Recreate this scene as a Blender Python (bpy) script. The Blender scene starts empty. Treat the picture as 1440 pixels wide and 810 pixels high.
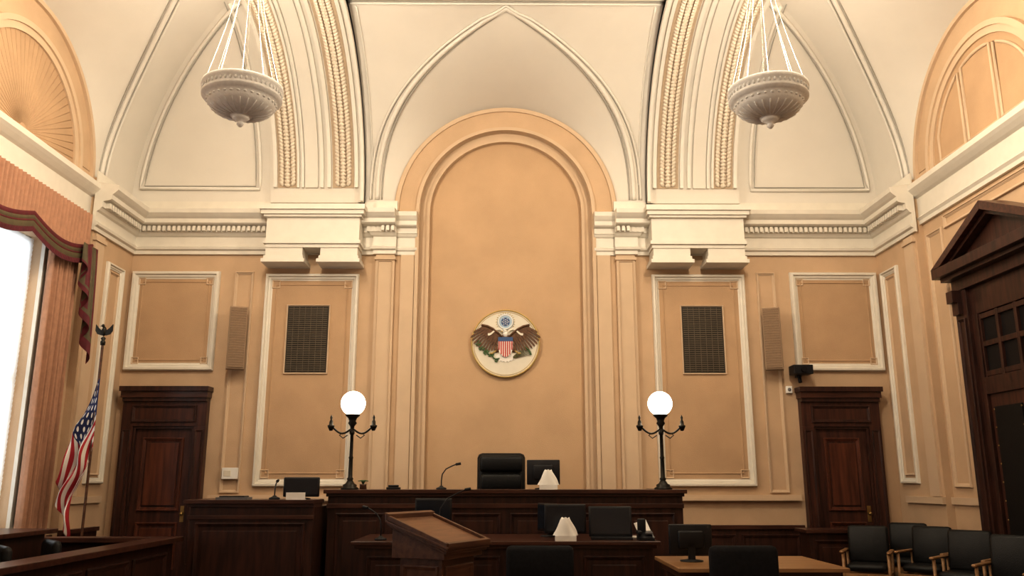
import bpy, math, random
from mathutils import Vector, Matrix
random.seed(3)
pi=math.pi
sc=bpy.context.scene

# ------------------------------------------------------------------ materials
def mat(name, col, rough=.6, metal=0., noise=0., nscale=8., bump=0., bscale=200., emit=None, estr=0., col2=None, stretch=None, spec=.5):
    m=bpy.data.materials.new(name); m.use_nodes=True
    nt=m.node_tree; p=nt.nodes["Principled BSDF"]
    p.inputs["Base Color"].default_value=(*col,1); p.inputs["Roughness"].default_value=rough
    p.inputs["Metallic"].default_value=metal
    p.inputs["Specular IOR Level"].default_value=spec
    tc=nt.nodes.new("ShaderNodeTexCoord")
    mp=nt.nodes.new("ShaderNodeMapping"); nt.links.new(tc.outputs["Object"],mp.inputs[0])
    if stretch: mp.inputs["Scale"].default_value=stretch
    if noise>0 or col2:
        n=nt.nodes.new("ShaderNodeTexNoise"); n.inputs["Scale"].default_value=nscale; n.inputs["Detail"].default_value=6
        nt.links.new(mp.outputs[0],n.inputs["Vector"])
        r=nt.nodes.new("ShaderNodeValToRGB")
        c2=col2 or tuple(c*(1-noise) for c in col)
        r.color_ramp.elements[0].position=.35; r.color_ramp.elements[1].position=.65
        r.color_ramp.elements[0].color=(*c2,1); r.color_ramp.elements[1].color=(*col,1)
        nt.links.new(n.outputs[0],r.inputs[0]); nt.links.new(r.outputs[0],p.inputs["Base Color"])
    if bump>0:
        n2=nt.nodes.new("ShaderNodeTexNoise"); n2.inputs["Scale"].default_value=bscale
        nt.links.new(tc.outputs["Object"],n2.inputs["Vector"])
        b=nt.nodes.new("ShaderNodeBump"); b.inputs["Strength"].default_value=bump; b.inputs["Distance"].default_value=.01
        nt.links.new(n2.outputs[0],b.inputs["Height"]); nt.links.new(b.outputs[0],p.inputs["Normal"])
    if emit:
        p.inputs["Emission Color"].default_value=(*emit,1); p.inputs["Emission Strength"].default_value=estr
    return m
WALL=mat("tan_wall",(.59,.425,.282),.85,noise=.09,nscale=2.2,bump=.3,bscale=90,spec=.2)
FIELD=mat("panel_field",(.52,.355,.22),.85,noise=.09,nscale=2.2,bump=.35,bscale=90,spec=.2)
NICHE=mat("niche_field",(.58,.405,.255),.85,noise=.08,nscale=1.6,bump=.35,bscale=90,spec=.2)
PIL=mat("pilaster_paint",(.62,.475,.335),.8,noise=.05,nscale=3,spec=.3)
TRIM=mat("cream_trim",(.73,.69,.61),.5,noise=.05,nscale=6)
VAULT=mat("vault_plaster",(.70,.665,.605),.85,noise=.03,nscale=2,bump=.08,bscale=40,spec=.2)
BAND=mat("ornament_ground",(.52,.41,.30),.8,noise=.1,nscale=12)
LEAF=mat("ornament_leaf",(.76,.68,.57),.6,noise=.12,nscale=20)
VTRIM=mat("vault_moulding_plaster",(.74,.71,.65),.6,noise=.04,nscale=6)
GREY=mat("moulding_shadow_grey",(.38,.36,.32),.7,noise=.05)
WOOD=mat("dark_mahogany",(.060,.022,.014),.34,col2=(.025,.010,.007),nscale=6,stretch=(3,3,.35),spec=.4)
WOODH=mat("mahogany_top",(.085,.032,.019),.28,col2=(.04,.015,.010),nscale=6,stretch=(.35,3,3),spec=.4)
DOORW=mat("door_mahogany",(.080,.027,.016),.38,col2=(.035,.012,.008),nscale=5,stretch=(4,4,.3),spec=.4)
DOORP=mat("door_panel_mahogany",(.125,.038,.019),.34,col2=(.062,.019,.010),nscale=5,stretch=(4,4,.3),spec=.4)
LECT=mat("lectern_walnut",(.13,.058,.029),.35,col2=(.07,.028,.016),nscale=6,stretch=(.4,3,3))
LECT2=mat("lectern_reading_surface",(.20,.10,.05),.35,col2=(.13,.06,.03),nscale=6,stretch=(.4,3,3))
OAK=mat("light_oak",(.36,.205,.09),.35,col2=(.25,.13,.055),nscale=6,stretch=(.4,4,4))
BLACK=mat("black_plastic",(.010,.010,.012),.4,noise=.2,spec=.35)
LEATH=mat("black_leather",(.007,.007,.007),.42,noise=.3,nscale=30,bump=.3,bscale=120,spec=.28)
FABR=mat("black_fabric",(.010,.010,.012),.8,noise=.3,nscale=30,bump=.3,bscale=200,spec=.2)
SCREEN=mat("screen_glass",(.012,.016,.024),.15,noise=.1)
WHITE=mat("white_paper",(.85,.84,.8),.7,noise=.03)
BRONZE=mat("dark_bronze",(.03,.026,.02),.4,metal=.7,noise=.3,nscale=20)
BRASS=mat("aged_brass",(.45,.30,.11),.35,metal=.9,noise=.2)
GLOBE=mat("globe_glass",(.95,.93,.88),.3,emit=(1,.93,.80),estr=5.5)
PLAST=mat("chandelier_plaster",(.76,.75,.73),.7,noise=.10,nscale=25,bump=.2,bscale=60)
BULB=mat("bulb_glow",(1,.9,.7),.4,emit=(1,.87,.66),estr=8)
CHAIN=mat("gilt_chain",(.55,.50,.42),.6,noise=.1)
CURT=mat("curtain_fabric",(.46,.25,.155),.8,noise=.14,nscale=14,bump=.3,bscale=150)
CRED=mat("jabot_crimson",(.13,.012,.018),.7,noise=.25,nscale=12)
OLIVE=mat("valance_olive",(.11,.085,.04),.7,noise=.2,nscale=12)
BLIND=mat("window_frame_white",(.75,.74,.70),.5,noise=.04)
VENT=mat("vent_bronze",(.15,.115,.075),.5,metal=.3,noise=.15)
VENTD=mat("vent_dark",(.045,.035,.024),.8,noise=.2)
SPK=mat("speaker_cloth",(.25,.165,.10),.8,noise=.15,nscale=40)
SPKB=mat("speaker_cabinet",(.36,.25,.16),.6,noise=.1)
CARPET=mat("carpet",(.13,.07,.05),.95,noise=.25,nscale=60,bump=.4,bscale=300)
GLASSD=mat("dark_glass",(.010,.008,.008),.5,noise=.1,spec=.2)
SILV=mat("silver_metal",(.5,.5,.52),.3,metal=.9,noise=.1)
GREYP=mat("grey_plastic",(.16,.16,.17),.5,noise=.1)
S_CREAM=mat("seal_cream",(.74,.70,.60),.6,noise=.04); S_GOLD=mat("seal_gold",(.55,.40,.15),.4,metal=.3,noise=.15)
S_BRN=mat("seal_brown",(.17,.08,.035),.6,col2=(.09,.04,.018),nscale=25); S_BLUE=mat("seal_blue",(.05,.11,.26),.5,noise=.1)
S_LBLUE=mat("seal_light_blue",(.42,.55,.68),.5,noise=.08)
S_RED=mat("seal_red",(.50,.05,.04),.5,noise=.1); S_GRN=mat("seal_green",(.07,.15,.05),.6,noise=.2); S_WHT=mat("seal_white",(.85,.83,.78),.5,noise=.04)
SLAT=bpy.data.materials.new("blind_slat"); SLAT.use_nodes=True
_n=SLAT.node_tree; _n.nodes.clear(); _o=_n.nodes.new("ShaderNodeOutputMaterial"); _m=_n.nodes.new("ShaderNodeMixShader"); _d=_n.nodes.new("ShaderNodeBsdfDiffuse"); _t=_n.nodes.new("ShaderNodeBsdfTranslucent")
_d.inputs[0].default_value=(.85,.85,.82,1); _t.inputs[0].default_value=(.9,.9,.88,1); _m.inputs[0].default_value=.5
_n.links.new(_d.outputs[0],_m.inputs[1]); _n.links.new(_t.outputs[0],_m.inputs[2]); _n.links.new(_m.outputs[0],_o.inputs[0])

# ------------------------------------------------------------------ builder
class B:
    def __init__(s): s.v=[];s.f=[];s.m=[];s.ms=[];s.sm=[];s.M=None
    def mi(s,m):
        if m not in s.ms: s.ms.append(m)
        return s.ms.index(m)
    def add(s,vs,fs,m,smooth=False):
        o=len(s.v)
        if s.M is not None: vs=[s.M@Vector(v) for v in vs]
        s.v+= [tuple(v) for v in vs]
        i=s.mi(m)
        for f in fs: s.f.append(tuple(o+k for k in f)); s.m.append(i); s.sm.append(smooth)
    def box(s,x0,x1,y0,y1,z0,z1,m):
        vs=[(x,y,z) for z in (z0,z1) for y in (y0,y1) for x in (x0,x1)]
        s.add(vs,[(0,2,3,1),(4,5,7,6),(0,1,5,4),(2,6,7,3),(0,4,6,2),(1,3,7,5)],m)
    def rbox(s,x0,x1,y0,y1,z0,z1,m,r=.03):
        cx,cy,cz=(x0+x1)/2,(y0+y1)/2,(z0+z1)/2; a,b,c=(x1-x0)/2,(y1-y0)/2,(z1-z0)/2
        vs=[];N=12
        rings=[(-c,-r),(-c+r*.3,-r*.3),(-c+r,0),(c-r,0),(c-r*.3,-r*.3),(c,-r)]
        for z,ins in rings:
            A,Bb=max(a+ins,a*.2),max(b+ins,b*.2)
            rr=min(r*1.5,A*.9,Bb*.9)
            for sx,sy,a0 in ((1,1,0),(-1,1,90),(-1,-1,180),(1,-1,270)):
                for k in range(3):
                    an=math.radians(a0+k*45)
                    vs.append((cx+sx*(A-rr)+rr*math.cos(an),cy+sy*(Bb-rr)+rr*math.sin(an),cz+z))
        fs=[]
        for i in range(5):
            for j in range(N): fs.append((i*N+j,i*N+(j+1)%N,(i+1)*N+(j+1)%N,(i+1)*N+j))
        fs.append(tuple(range(N))[::-1]); fs.append(tuple(5*N+j for j in range(N)))
        s.add(vs,fs,m,True)
    def cyl(s,p0,p1,r0,m,r1=None,n=12,caps=True):
        r1=r0 if r1 is None else r1
        p0,p1=Vector(p0),Vector(p1); d=(p1-p0).normalized()
        a=d.orthogonal().normalized(); b=d.cross(a)
        vs=[]
        for p,r in ((p0,r0),(p1,r1)):
            for k in range(n):
                t=2*pi*k/n; vs.append(p+a*(r*math.cos(t))+b*(r*math.sin(t)))
        fs=[(k,(k+1)%n,n+(k+1)%n,n+k) for k in range(n)]
        s.add(vs,fs,m,True)
        if caps: s.add(vs,[tuple(range(n))[::-1],tuple(range(n,2*n))],m)
    def tube(s,pts,r,m,n=8,closed=False,rs=None):
        pts=[Vector(p) for p in pts]; L=len(pts); vs=[]; prev=None
        for i,p in enumerate(pts):
            if closed: d=pts[(i+1)%L]-pts[i-1]
            else: d=pts[min(i+1,L-1)]-pts[max(i-1,0)]
            d.normalize()
            if prev is None: a=d.orthogonal().normalized()
            else:
                a=prev-d*prev.dot(d); a.normalize()
            prev=a; b=d.cross(a); rr=rs[i] if rs else r
            for k in range(n):
                t=2*pi*k/n; vs.append(p+a*(rr*math.cos(t))+b*(rr*math.sin(t)))
        fs=[]
        for i in range(L if closed else L-1):
            j=(i+1)%L
            for k in range(n): fs.append((i*n+k,i*n+(k+1)%n,j*n+(k+1)%n,j*n+k))
        if not closed: fs+= [tuple(range(n))[::-1],tuple((L-1)*n+k for k in range(n))]
        s.add(vs,fs,m,True)
    def lathe(s,prof,m,c=(0,0,0),n=32,smooth=True):
        vs=[]
        for r,z in prof:
            for k in range(n):
                t=2*pi*k/n; vs.append((c[0]+r*math.cos(t),c[1]+r*math.sin(t),c[2]+z))
        fs=[]
        for i in range(len(prof)-1):
            for k in range(n): fs.append((i*n+k,i*n+(k+1)%n,(i+1)*n+(k+1)%n,(i+1)*n+k))
        s.add(vs,fs,m,smooth)
    def ell(s,c,r,m,n=12,k=8,R=None):
        vs=[];fs=[]
        for i in range(k+1):
            ph=pi*i/k
            for j in range(n):
                t=2*pi*j/n
                v=Vector((r[0]*math.sin(ph)*math.cos(t),r[1]*math.sin(ph)*math.sin(t),r[2]*math.cos(ph)))
                if R is not None: v=R@v
                vs.append(Vector(c)+v)
        for i in range(k):
            for j in range(n): fs.append((i*n+j,(i+1)*n+j,(i+1)*n+(j+1)%n,i*n+(j+1)%n))
        s.add(vs,fs,m,True)
    def prism(s,poly,mp,h0,h1,m):
        n=len(poly)
        vs=[mp(a,b,h0) for a,b in poly]+[mp(a,b,h1) for a,b in poly]
        s.add(vs,[tuple(range(n)),tuple(range(n,2*n))[::-1]]+[(k,n+k,n+(k+1)%n,(k+1)%n) for k in range(n)],m)
    def grid(s,P,m,smooth=True,closed=False):
        R=len(P);C=len(P[0]); vs=[p for r in P for p in r]; fs=[]
        for i in range(R-1):
            for j in range(C-1 if not closed else C):
                fs.append((i*C+j,i*C+(j+1)%C,(i+1)*C+(j+1)%C,(i+1)*C+j))
        s.add(vs,fs,m,smooth)
    def frame(s,mp,a0,a1,b0,b1,w,h,m):
        rings=[(0,0),(0,h*.6),(w*.12,h),(w*.38,h),(w*.5,h*.55),(w*.72,h*.5),(w*.85,h*.25),(w,h*.2),(w,0)]
        vs=[]
        for i,hh in rings: vs+=[mp(a0+i,b0+i,hh),mp(a1-i,b0+i,hh),mp(a1-i,b1-i,hh),mp(a0+i,b1-i,hh)]
        fs=[]
        for i in range(len(rings)-1):
            for k in range(4): fs.append((i*4+k,i*4+(k+1)%4,(i+1)*4+(k+1)%4,(i+1)*4+k))
        s.add(vs,fs,m)
    def make(s,name,loc=(0,0,0),rz=0,bevel=0,parent=None):
        me=bpy.data.meshes.new(name); me.from_pydata(s.v,[],s.f)
        for m in s.ms: me.materials.append(m)
        me.polygons.foreach_set("material_index",s.m); me.polygons.foreach_set("use_smooth",s.sm)
        me.update()
        import bmesh
        bm=bmesh.new(); bm.from_mesh(me); bmesh.ops.recalc_face_normals(bm,faces=bm.faces); bm.to_mesh(me); bm.free()
        o=bpy.data.objects.new(name,me); sc.collection.objects.link(o)
        o.location=loc; o.rotation_euler=(0,0,rz)
        if bevel:
            md=o.modifiers.new("bevel","BEVEL"); md.width=bevel; md.segments=2; md.limit_method='ANGLE'; md.angle_limit=math.radians(50)
        if parent: o.parent=parent
        return o

W=6.53; YB=14.0; PR=6.41
bk=lambda y:(lambda a,z,h:(a,y-h,z))
lf=lambda X:(lambda a,z,h:(-X+h,a,z))
rt=lambda X:(lambda a,z,h:(X-h,a,z))
ZC=6.18; CA,CB,CZ=2.8,2.6,6.3
YR=-4.4
# ------------------------------------------------------------------ floor/walls
b=B(); b.box(-W-.3,W+.3,YR-.3,YB+.6,-.2,0,CARPET); b.make("floor")
b=B(); b.box(-W,W,YR-.3,YR,0,9.2,WALL); b.make("wall_rear")
b=B()
for s in (-1,1):
    xa,xb=sorted((s*W,s*1.53)); b.box(xa,xb,YB,YB+.35,0,6.32,WALL)
def arcpts(r,zc=ZC,n=48): return [(r*math.cos(pi*k/n),zc+r*math.sin(pi*k/n)) for k in range(n+1)]
def archband(b,mp,r0,r1,h0,h1,m,zc=ZC,n=48,legs=None):
    A=arcpts(r0,zc,n);Bp=arcpts(r1,zc,n)
    if legs is not None:
        A=[(r0,legs)]+A+[(-r0,legs)];Bp=[(r1,legs)]+Bp+[(-r1,legs)]
    P=[]
    for i in range(len(A)):
        P.append([mp(A[i][0],A[i][1],h0),mp(A[i][0],A[i][1],h1),mp(Bp[i][0],Bp[i][1],h1),mp(Bp[i][0],Bp[i][1],h0)])
    b.grid(P,m,False,closed=True)
mpb=bk(YB)
archband(b,mpb,1.53,2.0,-.35,-.002,WALL)
b.make("wall_back")
b=B()
def archshape(r,z0,zc=ZC,n=48): return [(r,z0)]+arcpts(r,zc,n)+[(-r,z0)]
archband(b,mpb,1.36,1.55,-.30,-.12,PIL,legs=0)
b.prism(archshape(1.37,0),mpb,-.34,-.19,NICHE)
b.make("wall_niche")
b=B()
archband(b,mpb,1.50,1.56,-.12,.05,PIL,legs=1.0)
archband(b,mpb,1.56,1.86,-.02,.02,WALL,legs=6.15)
archband(b,mpb,1.86,1.93,-.02,.05,PIL)
archband(b,mpb,1.33,1.38,-.19,-.08,PIL,legs=1.0)
b.make("trim_arch")

bays=[10.6,4.6,-1.4]
def sidewall(sign,name,opening):
    b=B(); X0,X1=sorted((sign*W,sign*(W+.35)))
    if opening:
        ys=YR
        for c in sorted(bays):
            b.box(X0,X1,ys,c-.85,0,6.32,WALL); b.box(X0,X1,c-.85,c+.85,0,.95,WALL); b.box(X0,X1,c-.85,c+.85,4.95,6.32,WALL); ys=c+.85
        b.box(X0,X1,ys,YB+.35,0,6.32,WALL)
    else: b.box(X0,X1,YR,YB+.35,0,6.32,WALL)
    mp=lf(W) if sign<0 else rt(W)
    xa,xb=sorted((sign*PR,sign*W)); b.box(xa,xb,12.55,YB,0,6.25,WALL)
    for c in bays:
        b.prism(archshape(1.96,6.33,zc=6.33),lambda a,z,h,c=c:mp(a+c,6.33+(z-6.33)*(ZC+1.96-6.33)/1.96,h),-.3,0,WALL)
    b.make(name)
    b=B()
    for c in bays:
        m2=lambda a,z,h,c=c:mp(a+c,z,h)
        archband(b,m2,1.90,1.97,0,.05,PIL)
        archband(b,m2,1.44,1.52,0,.08,PIL)
        archband(b,m2,1.34,1.44,0,.05,PIL)
        b.prism(archshape(1.34,6.16),m2,0,.02,FIELD)
        if sign<0:
            for k in range(1,36):
                a=pi*k/36
                b.tube([m2(.10*math.cos(a),6.2+.10*math.sin(a),.018),m2(1.32*math.cos(a),6.2+1.32*math.sin(a),.018)],.009,FIELD,6)
        else:
            for x0,x1 in ((-1.14,-.45),(-.36,.36),(.45,1.14)):
                top=[]
                for k in range(9):
                    x=x1+(x0-x1)*k/8; top.append((x,6.18+math.sqrt(max(.01,1.22**2-x*x))))
                loop=[(x0,6.24),(x1,6.24)]+top
                b.tube([m2(p[0],p[1],.03) for p in loop],.025,PIL,6,closed=True)
    b.make("trim_lunette_"+("left" if sign<0 else "right"))
sidewall(-1,"wall_left",True); sidewall(1,"wall_right",False)

# ------------------------------------------------------------------ vaulted ceiling
def g(t): return 2.22*math.cos(pi/2*(min(t,76)/76)**1.33)
def dep(t): return CA*(1-math.cos(math.radians(t)))
def hz(t): return CZ+CB*math.sin(math.radians(t))
mb=lambda a,d,z:(a,YB-d,z)
TS=list(range(0,91,2))
b=B()
NX=6
for s in (-1,1):
    P=[]
    for t in TS:
        x0=g(t);x1=W-dep(t)
        P.append([mb(s*(x0+(x1-x0)*k/NX),dep(t),hz(t)) for k in range(NX+1)])
    b.grid(P,VAULT)
def lunette(mp):
    rows=[]
    N=38
    for i in range(-N,N+1):
        s=abs(i)/N; sg=1 if i>=0 else -1
        t=76*(1-s); ph=pi/2*s
        gp=Vector(mp(sg*g(t),dep(t),hz(t))); wp=Vector(mp(sg*1.95*math.sin(ph),0,ZC+1.95*math.cos(ph)))
        rows.append([gp.lerp(wp,k/6) for k in range(7)])
    return rows
b.grid(lunette(mb),VAULT)
def smap(sign,c): return lambda a,d,z:(sign*(W-d),c+a,z)
for sign in (-1,1):
    for c in bays: b.grid(lunette(smap(sign,c)),VAULT)
    mids=[YB,7.6,1.6,YR]
    for i,c in enumerate(bays):
        for side in (1,-1):
            P=[]
            for t in TS:
                y0=c+side*g(t)
                y1=(mids[i] if side>0 else mids[i+1])
                if i==0 and side>0: y1=YB-dep(t)
                P.append([(sign*(W-dep(t)),y0+(y1-y0)*k/4,hz(t)) for k in range(5)])
            b.grid(P,VAULT)
zt=CZ+CB
b.box(-(W-CA),W-CA,YR,YB-CA,zt,zt+.1,VAULT)
b.make("ceiling_vault")
def cpt(a,t,off,mp=mb):
    n=Vector((math.cos(math.radians(t))/CA,-math.sin(math.radians(t))/CB)); n.normalize()
    return mp(a,dep(t)+off*n.x,hz(t)+off*n.y)
def ribstrip(b,x0,x1,off,m,t0=0,t1=90,mp=mb,base=-.02):
    P=[]
    for t in range(t0,t1+1,2):
        P.append([cpt(x0,t,base,mp),cpt(x0,t,off,mp),cpt(x1,t,off,mp),cpt(x1,t,base,mp)])
    b.grid(P,m,False,closed=True)
    for row in (P[0],P[-1]): b.add(row,[(0,1,2,3)],m)
def rib(b,orn,x0,mp=mb,sg=1):
    q=lambda a:x0+sg*a
    def st(a0,a1,off,m,t0=0):
        u,v=sorted((q(a0),q(a1))); ribstrip(b,u,v,off,m,t0,90,mp)
    st(0,1.62,.10,VAULT)
    st(0,.05,.20,VTRIM); st(.05,.10,.13,VAULT); st(.10,.16,.17,VTRIM,6)
    st(.18,.55,.115,BAND,6); st(.57,.63,.17,VTRIM,6)
    st(.70,.76,.16,VTRIM,6); st(.80,1.02,.14,VAULT,6); st(1.04,1.08,.16,VTRIM,6)
    st(1.12,1.16,.16,VTRIM,6); st(1.16,1.50,.115,BAND,6); st(1.50,1.56,.18,VTRIM,6)
    for a in (.365,1.33):
        for i in range(0,62):
            t=7+i*1.42
            if t>88: break
            c=Vector(cpt(q(a),t,.135,mp))
            orn.ell(c,(.055,.05,.035),LEAF,8,5)
            orn.ell(Vector(cpt(q(a),t+.7,.15,mp)),(.02,.03,.03),LEAF,6,4)
            for k in (-1,1):
                c2=Vector(cpt(q(a+k*.10),t+.7,.13,mp))
                R=Matrix.Rotation(k*.6*sg,3,'Y')
                orn.ell(c2,(.035,.05,.055),LEAF,7,4,R)
b=B(); orn=B()
rib(b,orn,-2.46,mb,-1); rib(b,orn,2.46,mb,1)
b.make("trim_rib"); orn.make("trim_plaster_ornament")
b=B()
def groinmould(mp):
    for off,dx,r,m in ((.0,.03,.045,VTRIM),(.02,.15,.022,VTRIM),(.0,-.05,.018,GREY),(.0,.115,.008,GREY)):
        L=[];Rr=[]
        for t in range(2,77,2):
            a=max(0,g(t)+dx*(1 if t<74 else .6))
            L.append(cpt(-a,t,off,mp));Rr.append(cpt(a,t,off,mp))
        top=[cpt(0,min(88,76+dx*12),off,mp)]
        b.tube(L+top+Rr[::-1],r,m,6)
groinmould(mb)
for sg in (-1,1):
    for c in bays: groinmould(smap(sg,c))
b.tube([cpt(-2.46,78.5,.02),cpt(2.46,78.5,.02)],.02,VTRIM,6)
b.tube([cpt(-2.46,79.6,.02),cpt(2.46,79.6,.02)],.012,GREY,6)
b.tube([cpt(-2.46,81,.02),cpt(2.46,81,.02)],.03,VTRIM,6)
for s in (-1,1):
    for r,o in ((.032,0),(.010,.07)):
        L2=[cpt(s*(4.30+o),t,.02) for t in range(6+int(o*20),80,3)]
        R2=[cpt(s*(6.40-o-dep(t)),t,.02) for t in range(6+int(o*20),80,3)]
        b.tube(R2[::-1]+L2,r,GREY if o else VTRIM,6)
    L=[cpt(s*2.34,t,.015) for t in range(8,79,3)]; b.tube(L,.014,VTRIM,6)
b.make("trim_vault_moulding")

# ------------------------------------------------------------------ entablature
prof=[(0,5.38),(.05,5.38),(.05,5.44),(.09,5.46),(.10,5.50),(.055,5.52),(.055,5.68),(.09,5.70),(.12,5.74),(.14,5.75),(.14,5.84),(.24,5.86),(.27,5.88),(.27,5.95),(.31,5.98),(.36,6.03),(.37,6.10),(.34,6.11),(.02,6.16),(.02,6.34),(0,6.34)]
def sweep(b,prof,path,side,m):
    n=len(path); P=[]
    for i,p in enumerate(path):
        p=Vector(p)
        d0=(p-Vector(path[i-1])).normalized() if i>0 else None
        d1=(Vector(path[i+1])-p).normalized() if i<n-1 else None
        d0=d0 or d1; d1=d1 or d0
        n0=Vector((d0.y,-d0.x))*side; n1=Vector((d1.y,-d1.x))*side
        mm=(n0+n1); mm.normalize(); k=1/max(.3,mm.dot(n0))
        P.append([(p.x+mm.x*k*pr,p.y+mm.y*k*pr,z) for pr,z in prof])
    b.grid(P,m,False)
    for row in (P[0],P[-1]): b.add(row,[tuple(range(len(row)))],m)
b=B()
small=[(p*.62,z) for p,z in prof]
for s in (-1,1):
    mir=lambda L:[(s*-1*x,y) for x,y in L]
    path=[(-PR,12.5),(-PR,YB),(-2.22,YB),(-2.22,YB-.06),(-1.88,YB-.06)]
    sweep(b,prof,mir(path),1 if s<0 else -1,TRIM)
    sweep(b,small,mir([(-1.9,YB),(-1.53,YB)]),1 if s<0 else -1,TRIM)
    x=-6.2
    while x<-1.9:
        if not(-4.1<x<-2.4):
            xa,xb=sorted((s*-x,s*-(x+.05)))
            yy=YB-.06 if x>-2.2 else YB
            b.box(xa,xb,yy-.21,yy-.13,5.755,5.84,TRIM)
        x+=.085
    y=12.6
    while y<YB-.25:
        xa,xb=sorted((s*(PR-.13),s*(PR-.21))); b.box(xa,xb,y,y+.05,5.755,5.84,TRIM); y+=.085
b.make("trim_cornice_back")
b=B()
lp=[(0,5.50),(.05,5.50),(.05,5.56),(.08,5.60),(.05,5.63),(.05,5.92),(.10,5.95),(.16,6.0),(.20,6.04),(.20,6.12),(.02,6.16),(.0,6.16)]
for s in (-1,1):
    sweep(b,lp,[(s*W,YR),(s*W,12.55)],-1 if s>0 else 1,TRIM)
b.make("trim_ledge_sides")
for s in (-1,1):
    b=B()
    def bx(x0,x1,y0,z0,z1,m=TRIM):
        xa,xb=sorted((s*x0,s*x1)); b.box(xa,xb,y0,YB,z0,z1,m)
    bx(2.36,4.12,13.42,6.03,6.12); bx(2.38,4.10,13.46,5.96,6.03); bx(2.42,4.06,13.50,5.92,5.96)
    bx(2.46,4.02,13.56,5.52,5.92); bx(2.43,4.05,13.52,5.46,5.52); bx(2.46,4.02,13.56,5.40,5.46)
    for a0,a1 in ((2.48,3.10),(3.40,4.02)):
        bx(a0,a1,13.58,5.26,5.40); bx(a0-.02,a1+.02,13.55,5.20,5.26); bx(a0-.05,a1+.05,13.52,5.14,5.20)
    b.make("trim_console_block")

# ------------------------------------------------------------------ wall mouldings
b=B()
for s in (-1,1):
    def fr(x0,x1,z0,z1,w,h,m=TRIM,mp=mpb):
        xa,xb=sorted((s*x0,s*x1)); b.frame(mp,xa,xb,z0,z1,w,h,m)
    def fld(x0,x1,z0,z1,h,m=FIELD):
        xa,xb=sorted((s*x0,s*x1)); b.box(xa,xb,YB-h,YB,z0,z1,m)
    fr(4.87,6.36,3.38,5.08,.13,.08); fld(4.99,6.24,3.50,4.96,.012)
    fr(5.04,6.19,3.55,4.91,.04,.025,FIELD)
    for cx in (5.04,6.19):
        for cz in (3.55,4.91): fr(cx-.06,cx+.06,cz-.06,cz+.06,.03,.03,PIL)
    fr(2.50,4.09,1.50,5.04,.12,.08); fld(2.61,3.98,1.61,4.93,.012)
    fr(2.68,3.91,1.70,4.86,.04,.025,FIELD)
    for cx in (2.68,3.91):
        for cz in (1.70,4.86): fr(cx-.07,cx+.07,cz-.07,cz+.07,.03,.03,PIL)
    fr(4.30,4.62,1.40,5.08,.05,.04,PIL)
    xa,xb=sorted((s*1.90,s*2.22)); b.box(xa,xb,YB-.08,YB,1.38,5.38,PIL); fr(1.94,2.18,1.4,5.26,.02,.10,PIL)
    b.box(xa-.02,xb+.02,YB-.11,YB,5.28,5.33,PIL)
    xa,xb=sorted((s*1.57,s*1.80)); b.box(xa,xb,YB-.03,YB,1.38,5.38,PIL)
    for z0,z1,h in ((1.28,1.33,.05),(1.33,1.37,.03)):
        xa,xb=sorted((s*1.6,s*4.78)); b.box(xa,xb,YB-h-.05,YB,z0,z1,PIL)
    mp=lf(PR) if s<0 else rt(PR)
    yo=-.12 if s<0 else .02
    b.frame(mp,13.22+yo,13.80+yo,1.55,5.03,.09,.06,TRIM); b.frame(mp,13.34+yo,13.68+yo,1.68,4.90,.03,.03,PIL)
    xa,xb=sorted((s*(PR-.05),s*PR)); b.box(xa,xb,12.55,YB-.3,1.26,1.36,PIL)
    xa,xb=sorted((s*(PR-.035),s*PR)); b.box(xa,xb,12.62,12.92,1.37,5.36,PIL)
    xa,xb=sorted((s*(PR-.06),s*PR)); b.box(xa,xb,12.59,12.95,5.24,5.30,PIL)
mp=rt(W)
b.frame(mp,11.98,12.44,1.5,5.3,.06,.04,PIL)
b.frame(mp,8.9,11.9,5.24,5.44,.05,.04,PIL)
b.box(W-.04,W,11.8,12.55,1.26,1.36,PIL)
b.make("trim_wall_panels")
b=B()
for s in (-1,1):
    xa,xb=sorted((s*1.6,s*4.80)); b.box(xa,xb,YB-.05,YB,0,.84,WOOD); b.box(xa,xb,YB-.09,YB,.84,.90,WOODH)
    for k in range(3):
        x0=1.7+k*1.04; xa,xb=sorted((s*x0,s*(x0+.95))); b.frame(bk(YB-.05),xa,xb,.12,.76,.06,.03,WOOD)
    xa,xb=sorted((s*(PR-.05),s*PR)); b.box(xa,xb,12.55,YB-.36,0,.84,WOOD); xa,xb=sorted((s*(PR-.09),s*PR)); b.box(xa,xb,12.55,YB-.36,.84,.9,WOODH)
b.box(W-.05,W,11.9,12.55,0,.84,WOOD); b.box(W-.05,W,YR,9.1,0,.84,WOOD)
b.box(-W,-W+.05,YR,12.55,0,.84,WOOD)
b.make("baseboard_wainscot")

for s in (-1,1):
    b=B(); x0,x1=(-3.68,-2.99) if s<0 else (2.99,3.68)
    b.box(x0,x1,YB-.03,YB-.012,3.35,4.48,VENTD)
    b.frame(bk(YB-.012),x0-.025,x1+.025,3.325,4.505,.035,.03,PIL)
    n=30
    for k in range(n):
        z=3.38+k*(1.08/n); b.box(x0+.02,x1-.02,YB-.042,YB-.028,z,z+.011,VENT)
    for k in range(1,7):
        x=x0+(x1-x0)*k/7; b.box(x-.003,x+.003,YB-.045,YB-.028,3.37,4.46,VENT)
    b.make("air_vent")
for s in (-1,1):
    b=B()
    b.box(-.14,.14,-.22,-.03,-.52,.52,SPKB); b.box(-.125,.125,-.235,-.215,-.50,.50,SPK)
    for k in range(24):
        z=-.49+k*.041; b.box(-.125,.125,-.240,-.232,z,z+.008,SPKB)
    b.box(-.05,.05,-.04,.04,-.1,.1,SPKB)
    b.make("wall_speaker",(s*4.50,YB-.07,3.90),rz=s*-.35,bevel=.006)
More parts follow.
